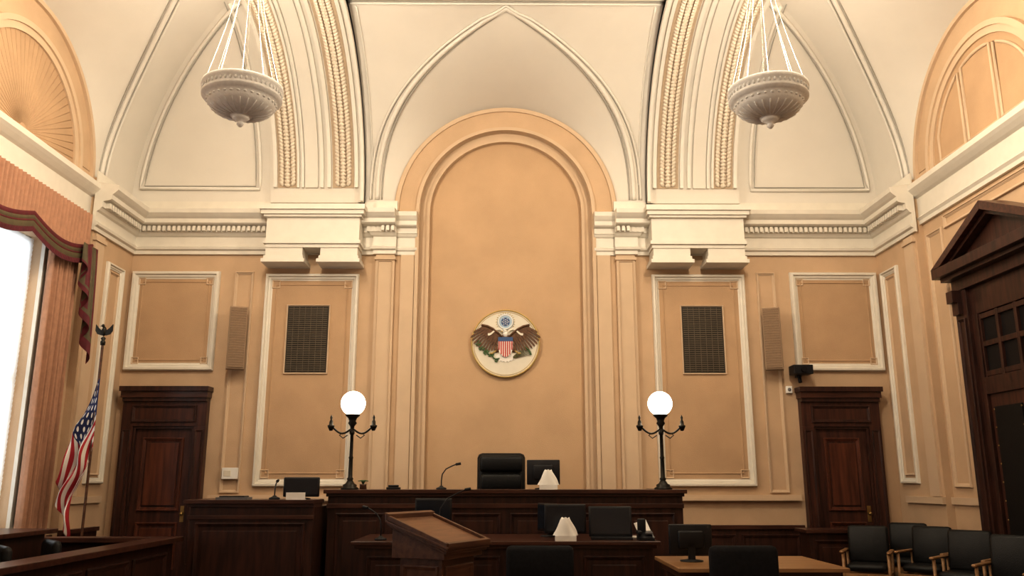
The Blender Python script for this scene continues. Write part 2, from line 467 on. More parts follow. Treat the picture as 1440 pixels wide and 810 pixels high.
b=B(); b.box(-.13,.13,-.04,0,-.09,.09,WHITE); b.box(-.10,.02,-.045,-.03,-.05,.05,S_CREAM); b.make("thermostat",(-4.45,YB-.042,1.71),bevel=.01)
b=B(); b.box(-.05,.05,-.06,0,-.06,.06,WHITE); b.ell((0,-.06,0),(.03,.02,.03),GREYP); b.make("wall_sensor",(4.72,YB,3.07),bevel=.01)
b=B(); b.box(-.04,.04,-.12,0,-.03,.03,BLACK); b.box(-.16,.16,-.34,-.08,.0,.15,BLACK); b.cyl((0,-.34,.07),(0,-.38,.07),.045,GLASSD); b.cyl((0,-.1,.0),(0,-.14,-.12),.03,BLACK)
b.make("security_camera",(4.88,YB-.005,3.30),bevel=.01)

# ------------------------------------------------------------------ doors at back
def wooddoor(name,x0,x1):
    b=B(); y=YB; fw=.19
    b.box(x0,x0+fw,y-.14,y,0,2.46,DOORW); b.box(x1-fw,x1,y-.14,y,0,2.46,DOORW)
    b.box(x0,x1,y-.14,y,2.46,2.86,DOORW)
    b.box(x0-.0,x1+.0,y-.19,y,2.86,2.92,WOOD); b.box(x0-.02,x1+.02,y-.22,y,2.92,3.02,WOODH); b.box(x0-.04,x1+.04,y-.26,y,3.02,3.10,WOOD)
    b.frame(bk(y-.14),x0+.16,x1-.16,2.52,2.80,.05,.03,WOOD)
    b.box(x0+fw,x0+fw+.04,y-.11,y,0,2.42,WOOD); b.box(x1-fw-.04,x1-fw,y-.11,y,0,2.42,WOOD); b.box(x0+fw,x1-fw,y-.11,y,2.42,2.46,WOOD)
    b.frame(bk(y-.14),x0+.03,x0+fw-.03,.3,2.4,.03,.015,WOOD); b.frame(bk(y-.14),x1-fw+.03,x1-.03,.3,2.4,.03,.015,WOOD)
    a,c=x0+fw+.04,x1-fw-.04
    b.box(a,c,y-.06,y,0.01,2.42,DOORW)
    for z0,z1 in ((.22,.95),(1.12,2.28)):
        b.frame(bk(y-.06),a+.12,c-.12,z0,z1,.06,.035,DOORP); b.box(a+.2,c-.2,y-.085,y-.05,z0+.09,z1-.09,DOORP)
    b.box(c-.09,c-.03,y-.07,y-.055,.95,1.2,BRASS); b.ell((c-.06,y-.10,1.08),(.03,.03,.03),BRASS); b.cyl((c-.06,y-.1,1.08),(c-.06,y-.05,1.08),.012,BRASS)
    b.make(name,bevel=.006)
wooddoor("door_1",-6.25,-4.88); wooddoor("door_2",4.86,6.15)

b=B(); c=10.4
def rx(y0,y1,p,z0,z1,m=WOOD,p0=0): b.box(W-p,W-p0,y0,y1,z0,z1,m)
for sg in (-1,1):
    ya,yb=sorted((c+sg*.95,c+sg*1.25)); rx(ya,yb,.14,0,4.20)
    b.frame(rt(W-.14),ya+.05,yb-.05,.4,3.8,.04,.03,WOOD)
    ya,yb=sorted((c+sg*.82,c+sg*.95)); rx(ya,yb,.09,0,3.82)
    ya,yb=sorted((c+sg*1.06,c+sg*1.22)); rx(ya,yb,.27,4.03,4.199); rx(ya,yb,.20,3.86,4.03)
rx(c-.95,c+.95,.08,3.82,4.20)
rx(c-1.25,c+1.25,.16,4.20,4.36); rx(c-1.3,c+1.3,.28,4.36,4.42); rx(c-1.38,c+1.38,.36,4.42,4.56)
pf=lambda a,z,h:(W-h,c+a,z)
b.prism([(-1.15,4.561),(1.15,4.561),(0,5.05)],pf,0,.16,WOOD)
for sg in (-1,1):
    for off,h,tk in ((0,.36,.12),(-.09,.28,.09)):
        b.prism([(sg*1.40,4.562+off*.5),(0,5.17+off),(0,5.17+off-tk),(sg*(1.40-.25),4.562+off*.5)],pf,0,h,WOODH if off==0 else WOOD)
rx(c-.82,c+.82,.03,2.95,3.82,GLASSD)
for k in range(5):
    y=c-.82+k*.41; rx(max(c-.82,y-.03),min(c+.82,y+.03),.07,2.95,3.82)
for z in (2.96,3.36,3.74): rx(c-.81,c+.81,.065,z,z+.07)
rx(c-.82,c+.82,.09,2.72,2.95)
for sg in (-1,1):
    ya,yb=sorted((c+sg*.01,c+sg*.81)); rx(ya,yb,.05,.02,2.72,DOORW)
    rx(ya+.10,yb-.10,.075,.35,2.55,LEATH)
    for i in range(10):
        for yy in (ya+.10,yb-.10): b.ell((W-.075,yy,.4+i*.235),(.012,.012,.012),BRASS,6,4)
    b.tube([(W-.05,c+sg*.1,1.0),(W-.13,c+sg*.1,1.05),(W-.13,c+sg*.1,1.35),(W-.05,c+sg*.1,1.4)],.014,BRASS)
b.make("door_3",bevel=.006)

# ------------------------------------------------------------------ windows left
for i,c in enumerate(bays):  # windows in the nearer bays are unseen, repeated to give light
    b=B()
    def lx(y0,y1,p0,p1,z0,z1,m=BLIND): b.box(-W-p1,-W-p0,y0,y1,z0,z1,m)
    for y0,y1 in ((c-.85,c-.77),(c+.77,c+.85),(c-.03,c+.03)): lx(y0,y1,.18,.26,.95,4.95)
    for z0,z1 in ((.95,1.05),(2.9,3.0),(4.85,4.95)): lx(c-.77,c+.77,.19,.25,z0,z1)
    lx(c-.9,c+.9,-.10,.10,.88,.95,TRIM)
    for y0,y1 in ((c-1.0,c-.85),(c+.85,c+1.0)): b.box(-W,-W+.05,y0,y1,.9,5.0,TRIM)
    z=.96
    while z<4.9:
        b.add([(-W-.128,c-.848,z),(-W-.128,c+.848,z),(-W-.118,c+.848,z+.070),(-W-.118,c-.848,z+.070)],[(0,1,2,3)],SLAT); z+=.068
    b.make("window_%d"%(i+1))
def curtain(c):
    b=B()
    for (y0,y1) in ((c+.80,c+1.48),(c-1.48,c-.80)):
        P=[]
        for zi in range(25):
            z=.12+(5.42-.12)*zi/24; r=[]
            for k in range(121):
                u=k/120; y=y0+(y1-y0)*u
                a=.055*math.sin(u*2*pi*8+.3*math.sin(z*1.3))+.02*math.sin(u*2*pi*19)
                r.append((-W+.17+a,y,z))
            P.append(r)
        b.grid(P,CURT)
    P=[];ed=[]
    for k in range(241):
        u=k/240; y=c-1.60+3.2*u
        w=(u*2)%1.0
        low=4.84+.16*(1-math.sin(pi*w))
        r=[]
        for zi in range(9):
            z=5.50+(low-5.50)*zi/8
            a=(.035)*math.sin(u*2*pi*34)*(1-.3*zi/8)
            r.append((-W+.28+a,y,z))
        P.append(r); ed.append((-W+.32,y,low))
    b.grid(P,CURT)
    b.box(-W,-W+.27,c-1.58,c+1.58,5.44,5.51,CURT)
    for z0,z1,m in ((.06,.0,CRED),(0,-.05,OLIVE),(-.05,-.075,CRED),(-.075,-.16,OLIVE)):
        P=[[(e[0]+.015,e[1],e[2]+z0),(e[0]+.025,e[1],e[2]+(z0+z1)/2),(e[0]+.015,e[1],e[2]+z1)] for e in ed]
        b.grid(P,m)
    for e in ed[::2]: b.cyl((e[0]+.015,e[1],e[2]-.15),(e[0]+.015,e[1],e[2]-.22),.009,CRED,n=5)
    for sg in (-1,1):
        N=90; nz=18; P=[]
        for k in range(N+1):
            u=k/N; y=c+sg*(1.62-.40*u)
            bot=3.25+u*1.45
            r=[]
            for zi in range(nz+1):
                z=4.98+(bot-4.98)*zi/nz
                a=.075*math.sin(u*2*pi*3.5)*(zi/nz)**.5
                r.append((-W+.40+a,y+sg*.02*math.cos(u*2*pi*3.5),z))
            P.append(r)
        for j0,j1,m in ((0,15,None),(15,16,OLIVE),(16,18,CRED)):
            for k in range(N):
                mm=m or (OLIVE if (k//9)%2 else CRED)
                b.grid([P[k][j0:j1+1],P[k+1][j0:j1+1]],mm)
    b.make("window_curtain")
for c in bays: curtain(c)

# ------------------------------------------------------------------ seal
b=B(); R=.585
sp=lambda a,z,h:(a,-h,z)
circ=lambda r,n=64,cx=0,cz=0:[(cx+r*math.cos(2*pi*k/n),cz+r*math.sin(2*pi*k/n)) for k in range(n)]
b.prism(circ(R),sp,0,.05,S_GOLD); b.prism(circ(R-.025),sp,0,.058,S_CREAM)
ringp=[(math.cos(2*pi*k/64),math.sin(2*pi*k/64)) for k in range(64)]
b.tube([sp((R-.012)*x,(R-.012)*z,.06) for x,z in ringp],.014,S_GOLD,8,closed=True)
b.tube([sp((R-.045)*x,(R-.045)*z,.06) for x,z in ringp],.005,S_GOLD,6,closed=True)
b.prism(circ(.135,40,0,.37),sp,.055,.07,S_LBLUE)
for k in range(24):
    a=2*pi*k/24; b.cyl(sp(.14*math.cos(a),.37+.14*math.sin(a),.064),sp(.165*math.cos(a),.37+.165*math.sin(a),.06),.005,S_GOLD,n=5)
b.tube([sp(.12*x,.37+.12*z,.07) for x,z in ringp[::2]],.01,S_WHT,6,closed=True)
b.prism(circ(.075,32,0,.37),sp,.06,.075,S_BLUE)
def star(cx,cz,r,h,m):
    b.prism([(cx+(r if k%2==0 else r*.42)*math.sin(pi*k/5),cz+(r if k%2==0 else r*.42)*math.cos(pi*k/5)) for k in range(10)],sp,.07,h,m)
for (x,z) in [(0,0),(.03,.017),(-.03,.017),(.03,-.017),(-.03,-.017),(0,.034),(0,-.034),(.03,.052),(-.03,.052),(.03,-.052),(-.03,-.052),(.055,0),(-.055,0)]:
    star(x,.37+z,.012,.08,S_WHT)
for s in (-1,1):
    b.prism([(s*x,z) for x,z in [(.05,.12),(.13,.19),(.22,.25),(.31,.29),(.40,.31),(.43,.24),(.36,.12),(.26,.04),(.16,.0),(.06,.0)]][::s],sp,.055,.078,S_BRN)
    for k in range(11):
        u=k/10
        p0=(.12+.27*u,.08+.19*u); ang=math.radians(-72+34*u*1.0+ (10*u*u)); L=.20+.10*math.sin(pi*min(1,u*.9))
        if u>.9: L=.16
        p1=(p0[0]+L*math.cos(ang),p0[1]+L*math.sin(ang))
        v=Vector((p1[0]-p0[0],p1[1]-p0[1]));n=Vector((-v.y,v.x)).normalized()*.017
        poly=[(p0[0]-n.x,p0[1]-n.y),(p0[0]+n.x,p0[1]+n.y),(p1[0]+n.x*.8,p1[1]+n.y*.8),(p1[0]+v.x*.1,p1[1]+v.y*.1),(p1[0]-n.x*.8,p1[1]-n.y*.8)]
        b.prism([(s*x,z) for x,z in poly],sp,.06,.085+.005*(k%2),S_BRN)
    b.tube([sp(s*x,z,.085) for x,z in ((.06,.11),(.13,.18),(.22,.25),(.31,.295),(.41,.315))],.018,S_BRN,8)
    b.ell(sp(s*.13,-.09,.07),(.05,.03,.075),S_BRN,10,8,Matrix.Rotation(s*-.5,3,'Y'))
    b.tube([sp(s*.16,-.13,.08),sp(s*.22,-.17,.085)],.014,S_GOLD)
    b.ell(sp(s*.235,-.175,.085),(.03,.02,.02),S_GOLD)
pts=[(-.13,-.30),(-.24,-.21),(-.34,-.15),(-.42,-.08),(-.47,.0)]
b.tube([sp(x,z,.075) for x,z in pts],.006,S_GRN,6)
for i in range(26):
    u=i/25*(len(pts)-1); k=min(int(u),len(pts)-2); w=u-k
    x=pts[k][0]*(1-w)+pts[k+1][0]*w; z=pts[k][1]*(1-w)+pts[k+1][1]*w
    a=random.uniform(-.6,.6)+(1 if i%2 else -1)*.9
    b.ell(sp(x+.03*math.sin(a),z+.03*math.cos(a)*(1 if i%3 else -1),.08),(.013,.008,.03),S_GRN,6,5,Matrix.Rotation(a,3,'Y'))
for k in range(9):
    a=math.radians(10+k*7); x0,z0=.13,-.26+.004*k
    x1,z1=.25+.20*math.cos(a)*.9,-.20+.17*math.sin(a)-.02
    b.cyl(sp(x0,z0,.08),sp(x1,z1,.08),.004,S_GRN if k%2 else S_BRN,n=5)
    b.ell(sp(x1,z1,.08),(.012,.008,.02),S_GRN,6,4,Matrix.Rotation(pi/2-a,3,'Y'))
for k in range(-3,4):
    a=k*.20
    for p,h,m in (([(-.022,-.10),(.022,-.10),(.03,-.30),(0,-.33),(-.03,-.30)],.07+.004*(k%2),S_WHT),([(-.018,-.10),(.018,-.10),(.02,-.2),(-.02,-.2)],.078,S_BRN)):
        b.prism([(x*math.cos(a)+(z+.05)*math.sin(a),-.05+(z+.05)*math.cos(a)-x*math.sin(a)) for x,z in p],sp,.058,h,m)
b.ell(sp(0,.0,.07),(.10,.035,.17),S_BRN,16,10)
b.ell(sp(0,.16,.08),(.045,.035,.06),S_WHT,12,8); b.ell(sp(-.015,.205,.09),(.036,.03,.034),S_WHT,12,8)
b.cyl(sp(-.04,.205,.09),sp(-.085,.192,.09),.016,S_GOLD,r1=.003,n=8)
b.ell(sp(-.03,.213,.118),(.006,.004,.006),BLACK,6,4)
for s in (-1,1):
    P=[]
    for k in range(21):
        u=k/20; x=s*(.04+.26*u); z=.20+.05*math.sin(u*pi*1.6)
        P.append([sp(x,z+.02,.09),sp(x,z-.02,.095)])
    b.grid(P,S_CREAM)
shx=lambda z: .125 if z>-.05 else .125*math.sqrt(max(0,1-((-.05-z)/.19)**2))
pol=[(-.125,.10),(.125,.10)]+[(shx(z),z) for z in [(-.05-.19*k/12) for k in range(13)]]+[(-shx(z),z) for z in [(-.05-.19*k/12) for k in range(11,-1,-1)]]
b.prism(pol,sp,.07,.105,S_WHT)
for k in range(-3,4):
    xc=k*.036
    zb=-.05-.19*math.sqrt(max(0,1-((abs(xc)+.009)/.125)**2))
    b.prism([(xc-.010,.03),(xc+.010,.03),(xc+.010,zb),(xc-.010,zb)],sp,.09,.110,S_RED)
b.prism([(-.125,.10),(.125,.10),(.125,.03),(-.125,.03)],sp,.09,.112,S_BLUE)
b.make("wall_seal",(0,YB+.19,3.87))

# ------------------------------------------------------------------ chandeliers
def chandelier(x,y,e):
    b=B(); z=6.03; q=.88
    b.lathe([(r,zz*q) for r,zz in [(.36,.0),(.43,.03),(.455,.02),(.46,-.03),(.44,-.05),(.435,-.10),(.45,-.12),(.45,-.15),(.41,-.18),(.385,-.20),(.38,-.24),(.35,-.29),(.28,-.345),(.20,-.375),(.12,-.395),(.09,-.40),(.10,-.42),(.07,-.45),(.03,-.47),(.035,-.49),(.04,-.51),(.02,-.54),(0,-.55)]],PLAST,n=48)
    b.lathe([(.36,.0),(.34,-.10),(.2,-.2),(0,-.22)],PLAST,n=32)
    for k in range(48):
        a=2*pi*k/48; b.ell((.442*math.cos(a),.442*math.sin(a),-.068),(.014,.014,.024),PLAST,6,5)
    for k in range(32):
        a=2*pi*k/32; b.ell((.378*math.cos(a),.378*math.sin(a),-.197),(.022,.022,.014),PLAST,6,5)
    for k in range(24):
        a=2*pi*k/24
        b.tube([(r*math.cos(a),r*math.sin(a),zz*q) for r,zz in ((.345,-.295),(.28,-.345),(.20,-.375),(.12,-.395))],.008,PLAST,6)
    for k in range(8):
        a=2*pi*k/8+.2; b.ell((.22*math.cos(a),.22*math.sin(a),-.02),(.035,.035,.055),BULB,10,8)
    top=1.75
    for k in range(8):
        a=2*pi*k/8+.39
        for i in range(70):
            u=i/69; r=.42*(1-u)+.05*u-.03*math.sin(pi*u)
            b.ell((r*math.cos(a),r*math.sin(a),.03+u*top),(.0045,.0045,.0125),CHAIN,5,4)
    b.lathe([(.0,top+.16),(.06,top+.12),(.10,top+.02),(.07,top-.04),(0,top-.06)],CHAIN,n=20)
    b.cyl((0,0,top+.1),(0,0,zt-z-.08),.018,CHAIN)
    b.lathe([(0,zt-z-.16),(.10,zt-z-.12),(.22,zt-z-.03),(.24,zt-z)],CHAIN,n=24)
    # invented bulbs on the stem, added to brighten the vault above
    b.cyl((0,0,top),(0,0,top-.42),.012,CHAIN)
    for k in range(6):
        a=2*pi*k/6; b.tube([(0,0,top-.40),(.07*math.cos(a),.07*math.sin(a),top-.38)],.006,CHAIN,6); b.ell((.09*math.cos(a),.09*math.sin(a),top-.34),(.028,.028,.045),BULB,10,8)
    o=b.make("chandelier",(x,y,z))
    for dz,en,nm in ((.40,e*.40,"bowl_light"),(1.45,e*.60,"added_stem_light")):  # bowl lamp, plus an added upper light for glow on the vault
        l=bpy.data.lights.new(nm,"POINT"); l.energy=en; l.color=(1,.86,.67); l.shadow_soft_size=.15
        lo=bpy.data.objects.new(nm,l); sc.collection.objects.link(lo); lo.parent=o; lo.location=(0,0,dz)
for yy,e in ((9.0,680),(2.8,270)):  # nearer pair hangs out of view, added as fill light
    for s in (-1,1): chandelier(s*3.05,yy,e)

# ------------------------------------------------------------------ judge's bench
def panelfront(b,x0,x1,z0,z1,y,n,m=WOOD):
    w=(x1-x0)/n
    for k in range(n):
        a=x0+k*w
        b.frame(bk(y),a+.06,a+w-.06,z0,z1,.05,.028,m); b.box(a+.16,a+w-.16,y-.016,y,z0+.10,z1-.10,m)
b=B()
b.box(-2.35,2.36,11.5,11.62,0,1.39,WOOD); b.box(-2.35,-2.25,11.62,13.2,0,1.39,WOOD); b.box(2.26,2.36,11.62,13.2,0,1.39,WOOD)
b.box(-2.40,2.41,11.42,12.15,1.43,1.48,WOODH); b.box(-2.37,2.38,11.46,12.1,1.39,1.43,WOODH)
b.box(-2.40,-2.15,12.15,13.2,1.43,1.48,WOODH); b.box(2.16,2.41,12.15,13.2,1.43,1.48,WOODH)
b.box(-2.38,2.39,11.45,11.5,0,.14,WOOD); b.box(-2.36,2.37,11.47,11.5,1.24,1.30,WOODH)
panelfront(b,-2.3,2.31,.22,1.18,11.5,6)
b.make("judges_bench",bevel=.006)
b=B(); b.box(-2.24,2.25,11.63,13.9,0,.42,CARPET); b.make("dais_platform")

for s in (-1,1):
    b=B()
    b.lathe([(.0,0),(.12,0),(.12,.02),(.09,.035),(.095,.06),(.06,.08),(.035,.12),(.045,.14),(.03,.16),(.026,.40),(.032,.42),(.024,.44),(.022,.72),(.035,.74),(.035,.76),(.022,.78),(.03,.84),(.06,.88),(.045,.91),(.06,.95),(.10,.985),(.10,1.0),(0,1.0)],BRONZE,n=20)
    for k in (-1,1):
        pts=[]
        for i in range(13):
            u=i/12; pts.append((k*(.02+.27*u),0,.80-.07*math.sin(pi*u*1.1)+.03*u))
        b.tube(pts,.013,BRONZE,8)
        b.tube([(k*.06,0,.72),(k*.12,0,.68),(k*.17,0,.72),(k*.13,0,.75)],.008,BRONZE,6)
        b.lathe([(0,.78),(.02,.78),(.045,.83),(.05,.85),(.028,.86),(.026,.90),(.012,.93),(.018,.96),(0,1.0)],BRONZE,c=(k*.29,0,0),n=12)
        b.tube([(0,k*.02,.80),(0,k*.12,.74),(0,k*.16,.78)],.010,BRONZE,6)
    b.ell((0,0,1.15),(.168,.168,.168),GLOBE,32,20)
    o=b.make("globe_lamp",(-2.09 if s<0 else 2.13,11.62,1.48))
    l=bpy.data.lights.new("globe_light","POINT"); l.energy=18; l.color=(1,.82,.58); l.shadow_soft_size=.18
    lo=bpy.data.objects.new("globe_light",l); sc.collection.objects.link(lo); lo.parent=o; lo.location=(0,.24,1.16)

b=B()
b.rbox(-.36,.36,-.02,.16,.56,1.58,LEATH,.07)
b.rbox(-.33,.33,-.09,.03,1.30,1.54,LEATH,.05); b.rbox(-.31,.31,-.08,.03,1.02,1.28,LEATH,.05); b.rbox(-.30,.30,-.08,.03,.72,1.0,LEATH,.05)
b.rbox(-.32,.32,-.48,.06,.44,.58,LEATH,.05)
for k in (-1,1):
    b.rbox(k*.38-.04,k*.38+.04,-.42,.0,.74,.80,LEATH,.02); b.tube([(k*.36,-.35,.5),(k*.39,-.36,.75)],.02,BLACK); b.tube([(k*.36,-.03,.5),(k*.39,-.05,.75)],.02,BLACK)
b.cyl((0,-.2,.1),(0,-.2,.46),.03,SILV)
for k in range(5):
    a=2*pi*k/5; b.tube([(0,-.2,.12),(.3*math.cos(a),-.2+.3*math.sin(a),.07)],.022,BLACK); b.ell((.3*math.cos(a),-.2+.3*math.sin(a),.035),(.03,.03,.035),BLACK)
b.make("executive_chair",(-.06,12.85,.42))

def monitor(name,loc,rz,w=.46,h=.34,stand=.10):
    b=B()
    b.rbox(-w/2,w/2,-.025,.02,stand,stand+h,BLACK,.012)
    b.box(-w/2+.025,w/2-.025,-.029,-.02,stand+.03,stand+h-.025,SCREEN)
    b.rbox(-w*.3,w*.3,.01,.06,stand+h*.2,stand+h*.8,BLACK,.02)
    b.box(-.035,.035,.02,.06,0.01,stand+h*.4,BLACK)
    b.lathe([(0,0),(.12,0),(.12,.012),(.03,.025),(0,.025)],BLACK,c=(0,.03,0),n=24)
    return b.make(name,loc,rz,bevel=0)
monitor("computer_monitor",(.53,11.95,1.48),math.radians(172),.46,.34,stand=.06)
monitor("computer_monitor",(-2.66,11.3,1.36),math.radians(10),.46,.25,stand=.03)
monitor("computer_monitor",(.72,10.45,.92),math.radians(0),.50,.34,stand=.06)
monitor("computer_monitor",(.53,10.85,.92),math.radians(-60),.42,.34,stand=.06)
monitor("computer_monitor",(1.94,9.15,.78),math.radians(178),.45,.31,stand=.06)
monitor("computer_monitor",(-.90,10.9,.92),math.radians(5),.46,.32,stand=.14)  # monitor model standing in for a dark chair back
b=B(); b.box(-.24,.24,-.16,.16,0,.025,BLACK)
b.M=Matrix.Translation((0,.16,.02))@Matrix.Rotation(math.radians(-12),4,'X')
b.rbox(-.26,.26,-.01,.015,0,.36,BLACK,.01); b.box(-.235,.235,-.014,-.008,.03,.335,SCREEN)
b.make("laptop",(1.26,10.35,.92),math.radians(-4))

def tissue(loc):
    b=B(); b.box(-.12,.12,-.06,.06,0,.06,WHITE)
    P=[]
    for i in range(9):
        u=i/8; r=[]
        for k in range(24):
            a=2*pi*k/24; rr=(.09*(1-u)**.9+.05)*(1+.10*math.sin(5*a+u*4))
            r.append((rr*math.cos(a),rr*.45*math.sin(a),.06+u*.19+.015*math.sin(3*a)*u))
        P.append(r)
    b.grid(P,WHITE,closed=True); b.add(P[-1],[tuple(range(24))],WHITE)
    b.make("tissue_box",loc)
tissue((.58,11.6,1.48)); tissue((.70,10.10,.92))

def goose(name,loc,rz,L=.32):
    b=B(); b.lathe([(0,0),(.07,0),(.07,.02),(.03,.035),(.02,.05),(0,.05)],BLACK,n=20)
    pts=[(0,0,.04),(0,0,.12),(.01,0,.2),(.06,0,.27),(.14,0,.31),(.19,0,.33)]
    pts=[(p[0]*L/.32,0,p[2]*L/.32) for p in pts]
    b.tube(pts,.008,BLACK,8); b.cyl(pts[-1],(pts[-1][0]+.07,0,pts[-1][2]+.012),.018,BLACK)
    b.make(name,loc,rz)
goose("microphone",(-.86,11.62,1.48),0)
goose("microphone",(-2.98,11.2,1.36),math.radians(95),.22)
goose("microphone",(-.80,10.5,.92),math.radians(20),.55)
goose("microphone",(-1.45,10.2,.92),math.radians(150),.35)
b=B(); b.box(-.09,.09,-.06,.06,0,.03,BLACK); b.rbox(-.07,.07,-.03,.03,.03,.06,BLACK,.01); b.make("desk_bell",(-1.5,11.6,1.48),bevel=.005)
b=B(); b.lathe([(0,0),(.05,0),(.045,.05),(.05,.07),(0,.07)],LECT,n=16)
for k in range(10):
    a=k*.63; b.tube([(0,0,.06),(.03*math.cos(a),.03*math.sin(a),.12),(.07*math.cos(a),.07*math.sin(a),.11)],.006,S_GRN,5)
b.make("potted_plant",(-1.95,11.85,1.48))

# witness stand
b=B()
b.box(-4.0,-2.44,11.0,11.1,0,1.27,WOOD); b.box(-4.0,-3.9,11.1,12.6,0,1.27,WOOD); b.box(-2.54,-2.44,11.1,12.6,0,1.27,WOOD)
b.box(-4.07,-2.43,10.93,11.55,1.31,1.36,WOODH); b.box(-4.03,-2.44,10.97,11.5,1.27,1.31,WOODH)
b.box(-4.07,-3.75,11.55,12.6,1.31,1.36,WOODH)
b.box(-4.03,-2.43,10.95,11.0,0,.14,WOOD); b.box(-4.02,-2.43,10.97,11.0,1.12,1.17,WOODH)
panelfront(b,-3.98,-2.48,.2,1.08,11.0,1)
b.box(-3.9,-2.54,11.1,12.6,0,.25,CARPET)
b.make("witness_stand",(.02,0,0),bevel=.006)
b=B(); b.box(-.12,.12,-.01,.01,0,.09,WHITE); b.box(-.12,.12,0,.06,0,.01,WHITE); b.make("name_card",(-2.66,11.0,1.36))
b=B(); b.box(-.2,.2,-.12,.12,0,.03,GREYP); b.box(-.16,.16,-.1,.1,.03,.045,BLACK); b.make("desk_tray",(-3.5,11.2,1.36))

# clerk desk
b=B()
b.box(-1.68,1.70,10.05,10.15,0,.84,WOOD); b.box(-1.68,-1.58,10.15,11.3,0,.84,WOOD); b.box(1.6,1.70,10.15,11.3,0,.84,WOOD)
b.box(-1.76,1.78,9.97,11.38,.88,.92,WOODH); b.box(-1.72,1.74,10.01,11.34,.84,.88,WOODH)
b.box(-1.71,1.73,10.0,10.05,0,.12,WOOD)
panelfront(b,-1.64,1.66,.18,.76,10.05,4)
b.make("clerk_desk",bevel=.006)
b=B()
b.prism([(-.10,0),(.10,0),(.10,.10),(-.10,.03)],lambda a,z,h:(h,a,z),-.09,.09,BLACK)
b.rbox(-.10,-.05,-.09,.09,.06,.11,BLACK,.015); b.rbox(-.08,.02,.06,.10,.05,.24,BLACK,.015)
b.box(.0,.08,-.05,.05,.07,.09,GREYP)
b.make("desk_telephone",(1.64,10.2,.92))
b=B()
for k in range(3):
    b.M=Matrix.Rotation(.25*k-.2,4,'Z'); b.box(-.11,.11,-.14,.14,.004*k,.004*k+.003,WHITE)
b.M=Matrix.Translation((.02,.0,.10))@Matrix.Rotation(math.radians(60),4,'X')@Matrix.Rotation(.3,4,'Z'); b.box(-.08,.08,-.10,.10,-.003,.003,WHITE)
b.M=None
b.make("paper_stack",(1.66,10.62,.925))

def officechair(name,loc,rz,bw=.56,z1=.98,m=FABR):
    b=B()
    b.rbox(-bw/2,bw/2,.16,.26,.52,z1,m,.05); b.rbox(-.26,.26,-.28,.22,.42,.52,m,.045)
    b.box(-.04,.04,.22,.30,.40,.62,BLACK); b.cyl((0,0,.1),(0,0,.43),.028,SILV)
    for k in (-1,1):
        b.tube([(k*.26,0,.44),(k*.31,0,.5),(k*.31,0,.66)],.016,BLACK); b.rbox(k*.31-.03,k*.31+.03,-.16,.14,.66,.70,BLACK,.015)
    for k in range(5):
        a=2*pi*k/5+.3; b.tube([(0,0,.12),(.29*math.cos(a),.29*math.sin(a),.07)],.02,BLACK); b.ell((.29*math.cos(a),.29*math.sin(a),.035),(.03,.03,.035),BLACK)
    b.make(name,loc,rz)
officechair("office_chair",(.36,9.3,0),pi,.70,.94)
officechair("office_chair",(2.13,8.05,0),pi,.62,1.03)

# lectern
b=B()
b.box(-.30,.30,-.24,.24,.08,.92,LECT); b.box(-.34,.34,-.28,.28,0,.08,LECT)
b.frame(lambda a,z,h:(a,-.24-h,z),-.26,.26,.14,.86,.05,.02,LECT); b.frame(lambda a,z,h:(a,.24+h,z),-.26,.26,.14,.86,.05,.02,LECT)
b.frame(lambda a,z,h:(-.30-h,a,z),-.2,.2,.14,.86,.04,.02,LECT); b.frame(lambda a,z,h:(.30+h,a,z),-.2,.2,.14,.86,.04,.02,LECT)
side=lambda a,z,h:(h,a,z)
b.prism([(-.30,.92),(.30,.92),(.30,1.17),(-.30,.985)],side,-.36,.36,LECT)
for i,(dz,ex) in enumerate(((0,.0),(.022,.02),(.044,.035))):
    b.prism([(-.34-ex,.965+dz),(.32+ex,1.185+dz),(.32+ex,1.206+dz),(-.34-ex,.986+dz)],side,-.385-ex,.385+ex,LECT)
b.prism([(-.33,1.03),(.32,1.245),(.32,1.262),(-.33,1.047)],side,-.37,.37,LECT2)
b.prism([(-.375,1.01),(-.335,1.023),(-.335,1.075),(-.375,1.062)],side,-.40,.40,LECT)
for k in (-1,1):
    b.prism([(-.36,1.02),(.34,1.252),(.34,1.295),(-.36,1.063)],side,k*.395-.02,k*.395+.02,LECT)
b.prism([(.31,1.24),(.36,1.255),(.36,1.315),(.31,1.30)],side,-.415,.415,LECT)
o=b.make("lectern",(-.62,8.1,0),math.radians(62),bevel=.006); o.scale=(.93,.93,1)

b=B()
b.box(1.66,3.30,8.4,9.75,.74,.78,OAK); b.box(1.72,3.24,8.48,9.67,.66,.74,LECT)
for x in (1.76,3.14):
    for y in (8.52,9.55): b.box(x,x+.08,y,y+.08,0,.66,LECT)
b.make("counsel_table",bevel=.006)

b=B(); b.box(4.5,5.5,12.9,13.3,0,.84,WOOD); b.box(4.44,5.56,12.84,13.36,.84,.89,WOODH); panelfront(b,4.52,5.48,.15,.74,12.9,1)
b.make("wood_partition",bevel=.006)

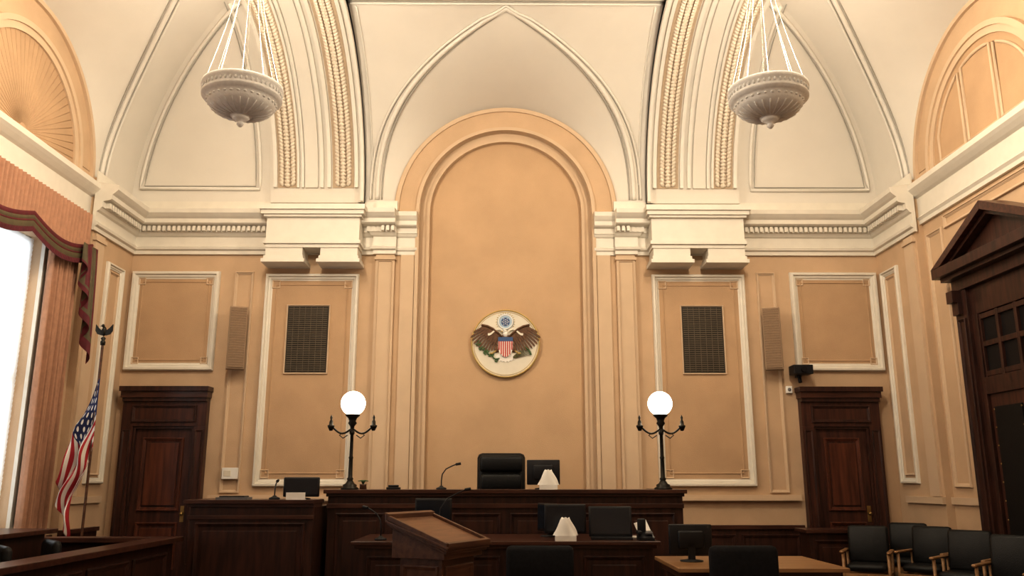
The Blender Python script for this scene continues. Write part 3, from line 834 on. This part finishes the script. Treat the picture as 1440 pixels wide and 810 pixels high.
def armchair(loc,rz):
    b=B()
    b.M=Matrix.Translation((0,.20,.46))@Matrix.Rotation(math.radians(-10),4,'X')
    b.rbox(-.27,.27,-.04,.05,0,.52,LEATH,.045)
    b.M=None
    b.rbox(-.26,.26,-.26,.22,.38,.48,LEATH,.04)
    for k in (-1,1):
        b.tube([(k*.29,-.24,0),(k*.29,-.24,.62)],.022,OAK); b.tube([(k*.29,.24,0),(k*.29,.26,.64)],.022,OAK)
        b.rbox(k*.30-.03,k*.30+.03,-.30,.28,.62,.655,OAK,.014)
        b.box(k*.29-.015,k*.29+.015,-.24,.24,.30,.36,OAK)
    b.box(-.29,.29,-.255,-.225,.30,.36,OAK); b.box(-.29,.29,.22,.25,.30,.36,OAK)
    b.make("armchair",loc,rz)
for (x,y,r) in ((5.78,12.0,-.8),(5.80,11.05,-.8),(5.82,10.1,-.8),(5.84,9.15,-.8),(5.95,12.95,-.6),(5.05,12.2,-.5)):
    armchair((x,y,0),r)

# jury box left
b=B()
b.box(-4.26,-4.16,5.5,10.9,0,.85,WOOD); b.box(-4.36,-4.06,5.5,11.08,.85,.91,WOODH)
b.box(-6.2,-4.16,10.9,11.0,0,.85,WOOD); b.box(-6.2,-4.36,10.82,11.08,.85,.91,WOODH)
mpj=lambda a,z,h:(-4.16+h,a,z)
for k in range(5):
    y0=5.6+k*1.06; b.frame(mpj,y0,y0+.95,.14,.74,.06,.03,WOOD)
b.box(-4.16,-4.13,5.5,11.0,0,.1,WOOD)
b.make("jury_box_rail",bevel=.006)
b=B(); b.box(-6.1,-5.25,8.0,10.3,1.0,1.05,WOODH); b.box(-6.05,-5.35,8.1,10.2,0,1.0,WOOD); b.make("jury_counter",bevel=.006)
for (x,y,r) in ((-4.85,9.85,2.3),(-4.9,9.0,2.3),(-4.9,8.1,2.3)):
    officechair("jury_chair",(x,y,0),r,.5,.96,LEATH)
b=B(); b.prism([(-.12,0),(.12,0),(.12,.12),(-.12,.04)],lambda a,z,h:(h,a,z),-.15,.15,GREYP); b.rbox(-.15,-.08,-.12,.12,.09,.14,BLACK,.02); b.box(-.03,.12,-.08,.08,.08,.1,BLACK)
b.make("desk_telephone",(-5.55,9.2,1.052),.4)

# ------------------------------------------------------------------ flag
fl=bpy.data.materials.new("flag_cloth"); fl.use_nodes=True
nt=fl.node_tree; p=nt.nodes["Principled BSDF"]; p.inputs["Roughness"].default_value=.75
uv=nt.nodes.new("ShaderNodeUVMap"); sep=nt.nodes.new("ShaderNodeSeparateXYZ"); nt.links.new(uv.outputs[0],sep.inputs[0])
def M(op,a,bb):
    n=nt.nodes.new("ShaderNodeMath"); n.operation=op
    for i,q in enumerate((a,bb)):
        if isinstance(q,(int,float)): n.inputs[i].default_value=q
        elif q is not None: nt.links.new(q,n.inputs[i])
    return n.outputs[0]
u,v=sep.outputs[0],sep.outputs[1]
st=M('LESS_THAN',M('MODULO',M('MULTIPLY',v,13.),2.),1.)
mx=nt.nodes.new("ShaderNodeMixRGB"); nt.links.new(st,mx.inputs[0]); mx.inputs[1].default_value=(.72,.68,.63,1); mx.inputs[2].default_value=(.36,.013,.022,1)
cant=M('MULTIPLY',M('LESS_THAN',u,.42),M('LESS_THAN',v,.54))
fu=M('SUBTRACT',M('FRACT',M('MULTIPLY',u,14.3),None),.5); fv=M('SUBTRACT',M('FRACT',M('MULTIPLY',v,9.3),None),.5)
dd=M('ADD',M('MULTIPLY',fu,fu),M('MULTIPLY',fv,fv)); stf=M('LESS_THAN',dd,.07)
m2=nt.nodes.new("ShaderNodeMixRGB"); nt.links.new(stf,m2.inputs[0]); m2.inputs[1].default_value=(.012,.02,.09,1); m2.inputs[2].default_value=(.8,.8,.78,1)
m3=nt.nodes.new("ShaderNodeMixRGB"); nt.links.new(cant,m3.inputs[0]); nt.links.new(mx.outputs[0],m3.inputs[1]); nt.links.new(m2.outputs[0],m3.inputs[2])
nt.links.new(m3.outputs[0],p.inputs["Base Color"])
par=bpy.data.objects.new("flag_on_pole",None); sc.collection.objects.link(par); par.location=(-5.72,11.85,0)
b=B()
b.lathe([(0,0),(.17,0),(.17,.03),(.10,.07),(.04,.10),(.03,.14),(0,.14)],BRASS,n=24)
b.cyl((0,0,.1),(.0,0,3.48),.018,LECT)
b.M=Matrix.Translation((0,0,.07))
b.lathe([(0,3.40),(.03,3.40),(.035,3.45),(.02,3.47),(.035,3.50),(0,3.53)],BRONZE,n=14)
b.ell((0,0,3.60),(.035,.035,.07),BRONZE); b.ell((-.02,0,3.68),(.022,.02,.025),BRONZE); b.cyl((-.035,0,3.68),(-.065,0,3.67),.009,BRONZE,r1=.002,n=6)
for k in (-1,1):
    b.prism([(k*.02,3.60),(k*.08,3.65),(k*.12,3.70),(k*.12,3.61),(k*.09,3.56),(k*.03,3.54)],lambda a,z,h:(a,h,z),-.012,.012,BRONZE)
b.make("pole",parent=par)
NU,NV=80,48; vs=[];uvs=[]
for i in range(NV+1):
    vv=i/NV
    for j in range(NU+1):
        uu=j/NU
        drop=1.42*uu**.95*(1-.12*vv)
        z=3.0-vv*.95-drop
        spread=(.50*uu**.7)*(1-.50*vv)
        x=.03-spread*.76+.035*math.sin(uu*9+vv*6)*min(1,uu*3)
        y=-.03-.12*uu+.075*math.sin(vv*15+uu*5)*min(1,uu*3)+.03*math.sin(uu*14)
        vs.append((x,y,z)); uvs.append((uu,vv))
fs=[(i*(NU+1)+j,i*(NU+1)+j+1,(i+1)*(NU+1)+j+1,(i+1)*(NU+1)+j) for i in range(NV) for j in range(NU)]
me=bpy.data.meshes.new("flag_cloth"); me.from_pydata(vs,[],fs); ul=me.uv_layers.new(name="UVMap")
for lp_ in me.loops: ul.data[lp_.index].uv=uvs[lp_.vertex_index]
for pl in me.polygons: pl.use_smooth=True
me.materials.append(fl); o=bpy.data.objects.new("cloth",me); sc.collection.objects.link(o); o.parent=par
md=o.modifiers.new("s","SOLIDIFY"); md.thickness=.004

# ------------------------------------------------------------------ world, camera
w=bpy.data.worlds.new("world"); sc.world=w; w.use_nodes=True
bg=w.node_tree.nodes["Background"]; bg.inputs[0].default_value=(.84,.92,1,1); bg.inputs[1].default_value=5.0
cam=bpy.data.cameras.new("camera"); cam.sensor_width=36; cam.lens=1181/1440*36; cam.clip_end=100
co=bpy.data.objects.new("camera",cam); sc.collection.objects.link(co); co.location=(0,0,1.6)
co.rotation_euler=(math.radians(90+12.9),0,math.radians(-.45)); sc.camera=co
sc.view_settings.view_transform='Standard'; sc.view_settings.exposure=0.02; sc.view_settings.gamma=.87
